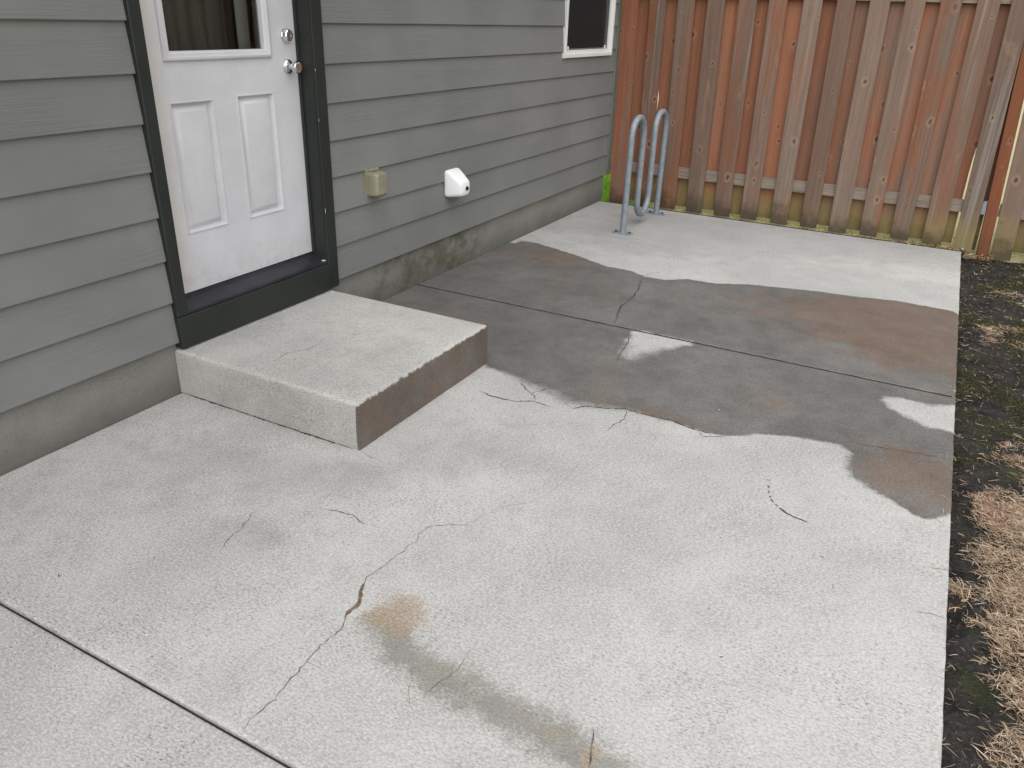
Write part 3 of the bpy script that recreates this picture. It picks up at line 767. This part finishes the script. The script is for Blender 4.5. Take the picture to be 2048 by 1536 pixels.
# structural wall behind the siding, with the two openings
m = MB()
DY0, DY1, DZ0, DZ1 = 0.070, 1.000, 0.345, 2.50
WY0, WY1, WZ0, WZ1 = 3.865, 4.805, 1.305, 2.40
WT = 2.85
for y0, y1, z0, z1 in ((-5, DY0, 0.25, WT), (DY1, WY0, 0.25, WT), (WY1, YC-0.02, 0.25, WT), (DY0, DY1, DZ1, WT), (DY0, DY1, 0.25, DZ0-0.004), (WY0, WY1, 0.25, WZ0), (WY0, WY1, WZ1, WT)):
    m.box(-0.13, 0.0, y0, y1, z0, z1)
m.box(-7.0, -0.13, YC-0.15, YC-0.02, 0.25, WT); m.box(-7.0, -0.13, -5.0, -4.87, 0.25, WT); m.box(-7.13, -7.0, -5, YC-0.02, -0.2, WT)
m.box(-7.0, -0.13, -4.87, YC-0.15, 0.2, 0.33); m.box(-7.0, -0.13, -4.87, YC-0.15, WT-0.08, WT)
m.box(-2.2, -2.1, -4.87, YC-0.15, 0.33, WT-0.08)
m.build('wall', M['interior'], house)
# roof with eaves
m = MB(); ov = 0.36
m.add([(ov, -5.4, 2.78), (ov, YC+0.35, 2.78), (-3.5, YC+0.35, 4.5), (-3.5, -5.4, 4.5), (-7-ov, YC+0.35, 2.78), (-7-ov, -5.4, 2.78),
       (ov, -5.4, 2.62), (ov, YC+0.35, 2.62), (-7-ov, YC+0.35, 2.62), (-7-ov, -5.4, 2.62)],
      [(0,1,2,3), (3,2,4,5), (0,6,7,1), (5,4,8,9), (6,9,8,7), (1,7,8,4,2), (0,3,5,9,6)])
m.build('roof', M['roof'], house)

EXPO = 0.1812; Z0S = 0.240
def lap(y0, y1, k, notch=None):
    """one course of lap siding; notch=(ya,yb,z) cuts the top for the window"""
    zb = Z0S + k*EXPO; zt = zb + 0.205
    fx = lambda z: 0.0255 - 0.0155*(z-zb)/0.205
    m = MB()
    if notch is None:
        n = max(2, int((y1-y0)/0.35)); yy = np.linspace(y0, y1, n+1)
        wz = [0.0010*fbm(y*1.7, k*3.3, 2.0, 2) for y in yy]; wx = [0.0010*fbm(y*1.3, k*2.1, 8.0, 2) for y in yy]
        m.rings([[(0.0125, y, zb+a) for y, a in zip(yy, wz)], [(0.0255+b, y, zb+a) for y, a, b in zip(yy, wz, wx)],
                 [(0.0260+b, y, zb+0.003+a) for y, a, b in zip(yy, wz, wx)], [(fx(zt), y, zt) for y in yy], [(0.0008, y, zt) for y in yy]], closed=False)
        for y in (y0, y1):
            m.add([(0.0125, y, zb), (0.0255, y, zb), (fx(zt), y, zt), (0.0008, y, zt)], [(0,1,2,3)])
    else:
        ya, yb, zn = notch
        for a, b, z_ in ((y0, ya, zt), (ya, yb, zn), (yb, y1, zt)):
            m.add([(0.0125, a, zb), (0.0125, b, zb), (0.0255, b, zb), (0.0255, a, zb), (fx(z_), b, z_), (fx(z_), a, z_), (0.0008, b, z_), (0.0008, a, z_)],
                  [(0,1,2,3), (3,2,4,5), (5,4,6,7)])
        m.add([(0.0125, y1, zb), (0.0255, y1, zb), (fx(zt), y1, zt), (0.0008, y1, zt)], [(0,1,2,3)])
    return m.build('siding_board', M['siding'], house)
for k in range(13):
    zb = Z0S + k*EXPO; zt = zb+0.205
    lap(-4.9, 0.0135, k)
    if zt < WZ0 - 0.02 or zb > WZ1 + 0.02: lap(1.066, 4.948, k)
    elif zb < WZ0 - 0.02: lap(1.066, 4.948, k, (WY0-0.001, WY1+0.001, WZ0-0.002))
    else: lap(1.066, WY0-0.002, k); lap(WY1+0.002, 4.948, k)
    if zb > DZ1+0.02: lap(0.014, 1.0655, k)
# corner trim: two boards meeting on the corner
MB().box(0.0, 0.034, 4.949, YC, 0.236, 2.62).build('corner_trim', M['corner'], house, bevel=0.002)
MB().box(-0.09, -0.001, YC-0.019, YC-0.001, 0.236, 2.62).build('corner_trim', M['corner'], house, bevel=0.002)

# door surround
MB().box(0.001, 0.041, 0.015, 0.0705, 0.3545, 2.55).build('casing', M['trim'], house, bevel=0.003)
MB().box(0.001, 0.041, 0.988, 1.064, 0.215, 2.55).build('casing', M['trim'], house, bevel=0.003)
MB().box(0.001, 0.041, 0.072, 0.9865, 2.49, 2.55).build('casing', M['trim'], house, bevel=0.003)
MB().box(0.001, 0.047, 0.012, 0.9865, 0.213, 0.3535).build('kick_board', M['trim'], house, bevel=0.003)
MB().box(-0.125, 0.0015, 0.0475, 0.0705, 0.405, 2.49).build('jamb', M['trim'], house)
m = MB().box(-0.125, 0.038, 0.973, 0.9865, 0.3555, 2.489); m.box(-0.046, -0.030, 0.9655, 0.973, 0.41, 2.489)
m.build('jamb', M['trim'], house)
m = MB(); prof = [(-0.12,0.405),(-0.052,0.405),(-0.048,0.398),(-0.012,0.384),(0.028,0.372),(0.038,0.368),(0.038,0.3565),(-0.12,0.3555)]
m.rings([[(x, 0.0715, z) for x, z in prof], [(x, 0.972, z) for x, z in prof]], True, True, True)
m.build('threshold', M['sill'], house)
# white chips of bare wood on the jamb edge and at the threshold
for z, w, h in ((0.62, 0.0035, 0.030), (1.07, 0.0025, 0.016), (1.30, 0.003, 0.012)):
    MB().add([(0.0422, 0.9882, z), (0.0422, 0.9882+w, z+0.2*h), (0.0422, 0.9882+0.6*w, z+0.8*h), (0.0422, 0.9883, z+h)], [(0,1,2,3)]).build('paint_chip', M['vinyl'], house)
MB().box(0.020, 0.0372, 0.958, 0.9715, 0.3740, 0.3765).build('paint_chip', M['vinyl'], house)

# door
DXF = -0.050
door = MB()
GY0, GY1, GZ0, GZ1 = 0.205, 0.800, 1.360, 2.28
P1 = (0.205, 0.433, 0.664, 1.206); P2 = (0.566, 0.796, 0.664, 1.212)
holes = [(GY0+0.02, GY1-0.02, GZ0+0.02, GZ1-0.02), P1, P2]
yb = sorted({0.066, 0.972, *[h[0] for h in holes], *[h[1] for h in holes]}); zb_ = sorted({0.4115, 2.475, *[h[2] for h in holes], *[h[3] for h in holes]})
V = {}
def dv(y, z):
    return V.setdefault((y, z), len(V))
fs = []
for i in range(len(yb)-1):
    for j in range(len(zb_)-1):
        cy, cz = (yb[i]+yb[i+1])/2, (zb_[j]+zb_[j+1])/2
        if any(h[0] < cy < h[1] and h[2] < cz < h[3] for h in holes): continue
        fs.append((dv(yb[i], zb_[j]), dv(yb[i+1], zb_[j]), dv(yb[i+1], zb_[j+1]), dv(yb[i], zb_[j+1])))
door.add([(DXF, y, z) for y, z in V], fs)
y0, y1, z0, z1 = 0.066, 0.972, 0.4115, 2.475
door.add([(DXF,y0,z0),(DXF,y1,z0),(DXF-0.045,y1,z0),(DXF-0.045,y0,z0),(DXF,y0,z1),(DXF,y1,z1),(DXF-0.045,y1,z1),(DXF-0.045,y0,z1)], [(0,1,2,3),(4,5,6,7),(0,3,7,4),(1,2,6,5)])
door = door.build('door', M['door'], house)
tag(door, 'white half-glass door with two raised panels')
for p in (P1, P2):
    MB().rect_rings(*p, [(0, DXF), (0.0008, DXF+0.0035), (0.005, DXF+0.004), (0.009, DXF-0.003), (0.013, DXF-0.018), (0.018, DXF-0.020), (0.040, DXF-0.003), (0.044, DXF-0.002)], True).build('panel', M['door'], door, smooth=True)
MB().rect_rings(GY0, GY1, GZ0, GZ1, [(0.0, DXF+0.0005), (0.0015, DXF+0.010), (0.006, DXF+0.014), (0.014, DXF+0.015), (0.021, DXF+0.011), (0.027, DXF+0.0105), (0.036, DXF+0.002), (0.037, DXF-0.030)]).build('glass_frame', M['door'], door, smooth=True)
MB().box(DXF-0.024, DXF-0.018, GY0+0.034, GY1-0.034, GZ0+0.034, GZ1-0.034).build('glass', M['glass'], door)
MB().box(DXF-0.046, DXF-0.002, 0.068, 0.970, 0.4055, 0.4113).build('door_sweep', M['rubber'], door)
KY, KZ, BZ = 0.906, 1.318, 1.453
m = MB().lathe_x(DXF, KY, KZ, [(0.0005, 0.033), (0.004, 0.033), (0.009, 0.030), (0.013, 0.022), (0.016, 0.0135), (0.032, 0.0125), (0.036, 0.017), (0.042, 0.0245), (0.050, 0.0275), (0.060, 0.0268), (0.066, 0.0225), (0.068, 0.012), (0.0672, 0.004)], 32)
m.build('knob', M['chrome'], door, smooth=True)
m = MB().lathe_x(DXF, KY, BZ, [(0.0005, 0.0325), (0.006, 0.0325), (0.010, 0.0305), (0.024, 0.0255), (0.028, 0.022), (0.0275, 0.010), (0.026, 0.0095)], 10, 0.2)
m.build('deadbolt', M['chrome'], door)
# curtain and blind edge behind the glass
m = MB(); cy = np.linspace(0.44, 0.80, 60)
m.rings([[(-0.30+0.018*math.sin(y*85+z*0.3)+0.008*math.sin(y*31), y, z) for y in cy] for z in (0.45, 1.2, 1.6, 2.0, 2.4)], closed=False)
m.build('curtain', M['curtain'], house, smooth='all')
MB().box(-0.190, -0.184, 0.745, 0.815, 0.6, 2.42).build('blind_edge', M['vinyl'], house)

# window by the fence
win = MB(); oy0, oy1, oz0, oz1 = 3.842, 4.828, 1.280, 2.42
win.rect_rings(oy0, oy1, oz0, oz1, [(0.0, 0.002), (0.0, 0.036), (0.003, 0.039), (0.026, 0.039), (0.029, 0.035), (0.031, 0.022), (0.050, 0.022), (0.053, 0.018), (0.055, -0.03)])
win = win.build('window', M['vinyl'], house)
tag(win, 'white vinyl window with a dark insect screen')
gy0, gy1, gz0, gz1 = oy0+0.052, oy1-0.052, oz0+0.052, oz1-0.052
MB().box(-0.022, -0.018, gy0, gy1, gz0, gz1).build('pane', M['glass'], win)
MB().rect_rings(gy0, gy1, gz0, gz1, [(0, -0.002), (0, 0.006), (0.012, 0.006), (0.012, -0.002)]).build('screen_frame', M['grey_plastic'], win)
m = MB()
for y in np.arange(gy0+0.012, gy1-0.01, 0.006): m.add([(0.001,y,gz0+0.01),(0.001,y+0.0022,gz0+0.01),(0.001,y+0.0022,gz1-0.01),(0.001,y,gz1-0.01)], [(0,1,2,3)])
for z in np.arange(gz0+0.012, gz1-0.01, 0.006): m.add([(0.0018,gy0+0.01,z),(0.0018,gy1-0.01,z),(0.0018,gy1-0.01,z+0.0022),(0.0018,gy0+0.01,z+0.0022)], [(0,1,2,3)])
tag(m.build('screen_mesh', M['screen'], win), kind='stuff')
for y in (gy0+0.045, gy1-0.075):
    MB().box(0.006, 0.016, y, y+0.022, gz0+0.004, gz0+0.030).build('latch', M['vinyl'], win, bevel=0.003)

# outlet with a weather cover, fixed to the siding
out = MB().box(0.012, 0.030, 1.350, 1.468, 0.636, 0.786).build('outlet_cover', M['plastic'], house, bevel=0.004, seg=2)
tag(out, 'aged yellowish outlet box with a bubble cover')
m = MB()
def rrect(y0, y1, z0, z1, x, r=0.014, n=4):
    pts = []
    for cy_, cz_, a0 in ((y1-r, z1-r, 0), (y0+r, z1-r, 90), (y0+r, z0+r, 180), (y1-r, z0+r, 270)):
        for i in range(n+1):
            a = math.radians(a0 + 90*i/n); pts.append((x, cy_+r*math.cos(a), cz_+r*math.sin(a)))
    return pts
m.rings([rrect(1.358, 1.462, 0.642, 0.772, 0.030), rrect(1.359, 1.461, 0.643, 0.771, 0.070), rrect(1.362, 1.458, 0.646, 0.768, 0.086), rrect(1.370, 1.450, 0.655, 0.760, 0.0955)], True, False, True)
m.build('bubble_cover', M['plastic'], out, smooth=True)
for z in (0.648, 0.776):
    MB().lathe_x(0.030, 1.3545, z, [(0, 0.004), (0.0015, 0.0035), (0.0016, 0.001)], 10).build('screw', M['bolt'], out)
m = MB(); m.box(0.028, 0.044, 1.375, 1.445, 0.774, 0.790)
m.build('hinge', M['plastic'], out, bevel=0.003)

# ------------------------------------------------------------------ faucet cover (hangs on the tap through its face)
fc = empty('faucet_cover', (0.02, 2.22, 0.5))
tag(fc, 'white foam faucet cover strapped against the grey siding', 'faucet cover')
m = MB()
def face(y0, y1, z0, z1, x, r): return rrect(y0, y1, z0, z1, x, r, 5)
rs = [face(2.150, 2.300, 0.503, 0.668, 0.0215, 0.020), face(2.148, 2.302, 0.501, 0.670, 0.026, 0.022), face(2.149, 2.301, 0.502, 0.668, 0.045, 0.022), face(2.158, 2.292, 0.507, 0.640, 0.085, 0.024), face(2.166, 2.284, 0.511, 0.615, 0.118, 0.026), face(2.172, 2.278, 0.517, 0.607, 0.130, 0.024), face(2.184, 2.266, 0.529, 0.595, 0.136, 0.018)]
m.rings(rs, True, True, True)
m.build('foam_shell', M['foam'], fc, smooth=True)
MB().lathe_x(0.134, 2.232, 0.560, [(0, 0.013), (0.010, 0.013), (0.014, 0.009), (0.0141, 0.003)], 16).build('toggle', M['rubber'], fc, smooth=True)

# ------------------------------------------------------------------ fence
fence = empty('wooden_fence', (1.7, 4.95, 0))
tag(fence, 'tall reddish-brown board-on-board wooden fence behind the patio', 'fence')
LEAN = -0.022
def board(name, x0, x1, yf, th, z0, z1, seed, color, mat=None, edge=None, wob=0.0025, redge=None, lean=LEAN):
    rs = []; zz = np.linspace(z0, z1, 15)
    for z in zz:
        sx = lean*(z-0.34) + wob*fbm(seed*3.1, z*1.1, 0.5, 2); dy = 0.003*fbm(seed*5.7, z*0.9, 3.3, 2)
        tw = 0.0025*fbm(seed*2.3, z*0.8, 6.0, 2)
        l = x0 + sx + (edge(z) if edge else 0); r_ = x1 + sx + (redge(z) if redge else 0)
        b = 0.002; cup = 0.0015
        xm = (l+r_)/2
        rs.append([(l+b, yf+dy-tw, z), (xm, yf+dy-cup, z), (r_-b, yf+dy+tw, z), (r_, yf+dy+tw+b, z), (r_, yf+th+dy+tw, z), (l, yf+th+dy-tw, z), (l, yf+dy-tw+b, z)])
    o = MB().rings(rs, True, True, True).build(name, mat or M['board'], fence)
    o.color = color
    return o
FR = [(0.081,0.225),(0.330,0.468),(0.578,0.720),(0.827,0.970),(1.081,1.222),(1.319,1.458),(1.580,1.721),(1.830,1.962),(2.062,2.202),(2.306,2.440),(2.542,2.679),(2.777,2.921),(3.004,3.134),(3.262,3.402)] + [(3.51+0.245*k, 3.652+0.245*k) for k in range(18)]
# greyness (r), mud at the foot (g), algae at the foot (b)
GREY = [0.34,0.46,0.50,0.66,0.54,0.60,0.62,0.70,0.66,0.60,0.52,0.56,0.80,0.70] + [0.55]*20
for i, (a, b) in enumerate(FR):
    zb = -0.006 + 0.010*min(1, i/4) + random.uniform(-0.004, 0.008) + (0.008 if i > 9 else 0)
    if i >= 12: zb = 0.0 - (0.03 if i >= 13 else 0)
    board('front_board', a, b, 4.930, 0.018, zb, 1.86, i+1.3, (GREY[i], 0.8 if i != 12 else 0.1, 0.10 if i not in (11, 12, 13) else 0.70, 1), lean=LEAN if i < 12 else (-0.034 if i == 12 else -0.058))
for i in range(len(FR)-1):
    if i == 12: continue
    a, b = FR[i][1], FR[i+1][0]; c = (a+b)/2; w = 0.0715 if i > 5 else 0.080
    x0, x1 = c-w, c+w
    edge = None
    if i == 1:                                  # a split in this one lets daylight through
        x0 = a - 0.027
        edge = lambda z: 0.017*max(0, 1-((z-0.92)/0.13)**2)
    redge = None
    if i == 11:
        x1 = b + 0.004
        redge = lambda z: -0.018*max(0, min(1, (0.86-z)/0.2))
    g = ([0.20,0.14,0.22,0.34,0.24,0.22,0.40,0.46,0.50,0.50,0.52,0.40,0.5,0.6] + [0.45]*30)[i]
    board('back_board', x0, x1, 5.001, 0.018, 0.022+random.uniform(0, 0.012), 1.86, i+40.7, (g, 0.35, 0.95, 1), M['backboard'], edge=edge, redge=redge)
board('back_board', 3.112, 3.166, 5.006, 0.018, 0.0, 1.86, 77.7, (0.5, 0.5, 0.9, 1))
def rail(x0, x1, z0, z1):
    rs = []
    for x in np.linspace(x0, x1, 24):
        d = 0.003*mnoise.noise((x*2, z0, 1))
        rs.append([(x+LEAN*z0, 4.9505, z0+d), (x+LEAN*z0, 4.9505, z1+d), (x+LEAN*z0, 4.9990, z1+d), (x+LEAN*z0, 4.9990, z0+d)])
    MB().rings(rs, True, True, True).build('rail', M['rail'], fence, bevel=0.0)
for z0, z1 in ((0.288, 0.380), (1.752, 1.842)):
    rail(0.075, 3.160, z0, z1); rail(3.262, 7.9, z0, z1)
p = board('post', 3.167, 3.248, 4.940, 0.085, -0.16, 1.95, 90.1, (0.12, 0.3, 0.0, 1), M['post'], wob=0.001, lean=-0.060)
m = MB(); m.box(3.137, 3.160, 4.9475, 4.9500, 0.292, 0.392); m.box(3.1605, 3.1630, 4.9475, 4.985, 0.292, 0.392)
m.build('rail_bracket', M['galv'], fence)
# nail heads where the boards cross the lower rail
nm = MB().lathe_z(0, 0, 0, [(0, 0.004), (0.0015, 0.0035)], 8).build('nail', M['bolt'], fence)
nail_me = nm.data; bpy.data.objects.remove(nm)
for i, (a, b) in enumerate(FR[:14]):
    for fx_ in (0.28, 0.72):
        o = bpy.data.objects.new('nail', nail_me); COL.objects.link(o); o.parent = fence
        z = 0.335 + random.uniform(-0.015, 0.015)
        o.location = Vector((a+(b-a)*fx_, 4.929, z)) - fence.location; o.rotation_euler = (math.pi/2, 0, 0)

# ------------------------------------------------------------------ bike rack
RX = 0.638
rack = empty('bike_rack', (RX, 4.26, 0))
tag(rack, 'galvanised steel wave bike rack bolted down by the fence corner', 'bike rack')
ya = [3.845, 4.123, 4.401, 4.679]; r = (ya[1]-ya[0])/2; R = 0.025
zt = 0.906-R-r; zl = 0.058+R+r
pts = [(RX, ya[0], 0.008)] + [(RX, ya[0], z) for z in (0.15, 0.35, 0.55)]
def arc(yc, zc, a0, a1, n=18): return [(RX, yc+r*math.cos(math.radians(a0+(a1-a0)*i/n)), zc+r*math.sin(math.radians(a0+(a1-a0)*i/n))) for i in range(n+1)]
pts += arc((ya[0]+ya[1])/2, zt, 180, 0) + [(RX, ya[1], 0.5), (RX, ya[1], 0.35)] + arc((ya[1]+ya[2])/2, zl, 180, 360) + [(RX, ya[2], 0.35), (RX, ya[2], 0.5)] + arc((ya[2]+ya[3])/2, zt, 180, 0) + [(RX, ya[3], z) for z in (0.5, 0.3, 0.15, 0.008)]
MB().tube(pts, R, 20).build('tube', M['galv'], rack, smooth=True)
for y in (ya[0], ya[3]):
    prof = [(RX+0.082*c, y+0.033*s) for c, s in ((-1,-0.6),(-0.85,-1),(0.85,-1),(1,-0.6),(1,0.6),(0.85,1),(-0.85,1),(-1,0.6))]
    pl = MB().rings([[(a, b, 0.0005) for a, b in prof], [(a, b, 0.0085) for a, b in prof]], True, True, True).build('base_plate', M['galv'], rack, bevel=0.0015)
    for dx in (-0.058, 0.058):
        MB().lathe_z(RX+dx, y, 0.0086, [(0, 0.014), (0.002, 0.014), (0.0025, 0.010), (0.012, 0.010), (0.014, 0.007)], 6).build('bolt', M['bolt'], pl)

# ------------------------------------------------------------------ leaf litter at the foot of the fence, bits on the slabs
def leaves():
    m = MB(); cols = []
    def leaf(x, y, z, L, W, a, tilt, c):
        ca, sa = math.cos(a), math.sin(a); n0 = len(m.v)
        pts = [(-L/2, 0, 0), (-L*0.15, W/2, tilt*0.5), (L/2, 0, tilt), (-L*0.1, -W/2, tilt*0.2)]
        m.add([(x+u*ca-v_*sa, y+u*sa+v_*ca, z+w) for u, v_, w in pts], [(0,1,2,3)])
        cols.extend([c]*4)
    pal = [(0.34,0.24,0.13), (0.42,0.33,0.17), (0.25,0.14,0.09), (0.40,0.30,0.22), (0.20,0.15,0.09)]
    for _ in range(420):
        x = 3.3 - abs(random.gauss(0, 0.55)); y = random.uniform(4.888, 4.975) if x < 3.09 else random.uniform(4.80, 4.97)
        if x < 0.3: continue
        leaf(x, y, (-0.012 if x < 3.09 else -0.03)+random.uniform(0, 0.025), random.uniform(0.015, 0.05), random.uniform(0.008, 0.022), random.uniform(0, 6.28), random.uniform(-0.004, 0.015), random.choice(pal))
    for _ in range(260):
        x = random.uniform(3.1, 4.0); y = random.uniform(-0.5, 4.9)
        leaf(x, y, soil_h(x, y)+0.018, random.uniform(0.012, 0.035), random.uniform(0.006, 0.014), random.uniform(0, 6.28), random.uniform(-0.004, 0.012), random.choice(pal))
    me = bpy.data.meshes.new('leaf_litter'); me.from_pydata(m.v, [], m.f)
    ca = me.color_attributes.new('Col', 'FLOAT_COLOR', 'POINT')
    ca.data.foreach_set('color', np.array([(*c, 1) for c in cols], dtype=np.float32).ravel())
    tag(link('leaf_litter', me, M['blade']), 'small dry brown leaves scattered at the foot of the fence', 'leaf litter', kind='stuff')
leaves()
tag(MB().box(-0.02, 3.10, 4.886, 4.99, -0.14, -0.02).build('fence_footing_soil', M['soil']), 'narrow strip of soil between the patio and the fence', 'soil', kind='structure')
def crumbs():
    m = MB(); cols = []
    for _ in range(70):
        x = random.uniform(0.1, 3.0); y = random.uniform(-1.1, 4.8)
        if x < 1.03 and -0.03 < y < 1.05: continue
        a = random.uniform(0, 6.28); L = random.choice([0.004, 0.006, 0.01, 0.018]); W = random.uniform(0.002, 0.004)
        ca, sa = math.cos(a), math.sin(a)
        m.add([(x+u*ca-v_*sa, y+u*sa+v_*ca, 0.001+w) for u, v_, w in ((-L/2,-W/2,0),(L/2,-W/2,0.001),(L/2,W/2,0.002),(-L/2,W/2,0.001))], [(0,1,2,3)])
        cols.extend([random.choice([(0.55,0.50,0.40), (0.12,0.10,0.08), (0.42,0.38,0.30), (0.3,0.25,0.18)])]*4)
    me = bpy.data.meshes.new('debris'); me.from_pydata(m.v, [], m.f)
    ca = me.color_attributes.new('Col', 'FLOAT_COLOR', 'POINT')
    ca.data.foreach_set('color', np.array([(*c, 1) for c in cols], dtype=np.float32).ravel())
    tag(link('debris', me, M['blade']), 'tiny crumbs of bark and leaf scattered over the patio', 'debris', kind='stuff')
crumbs()
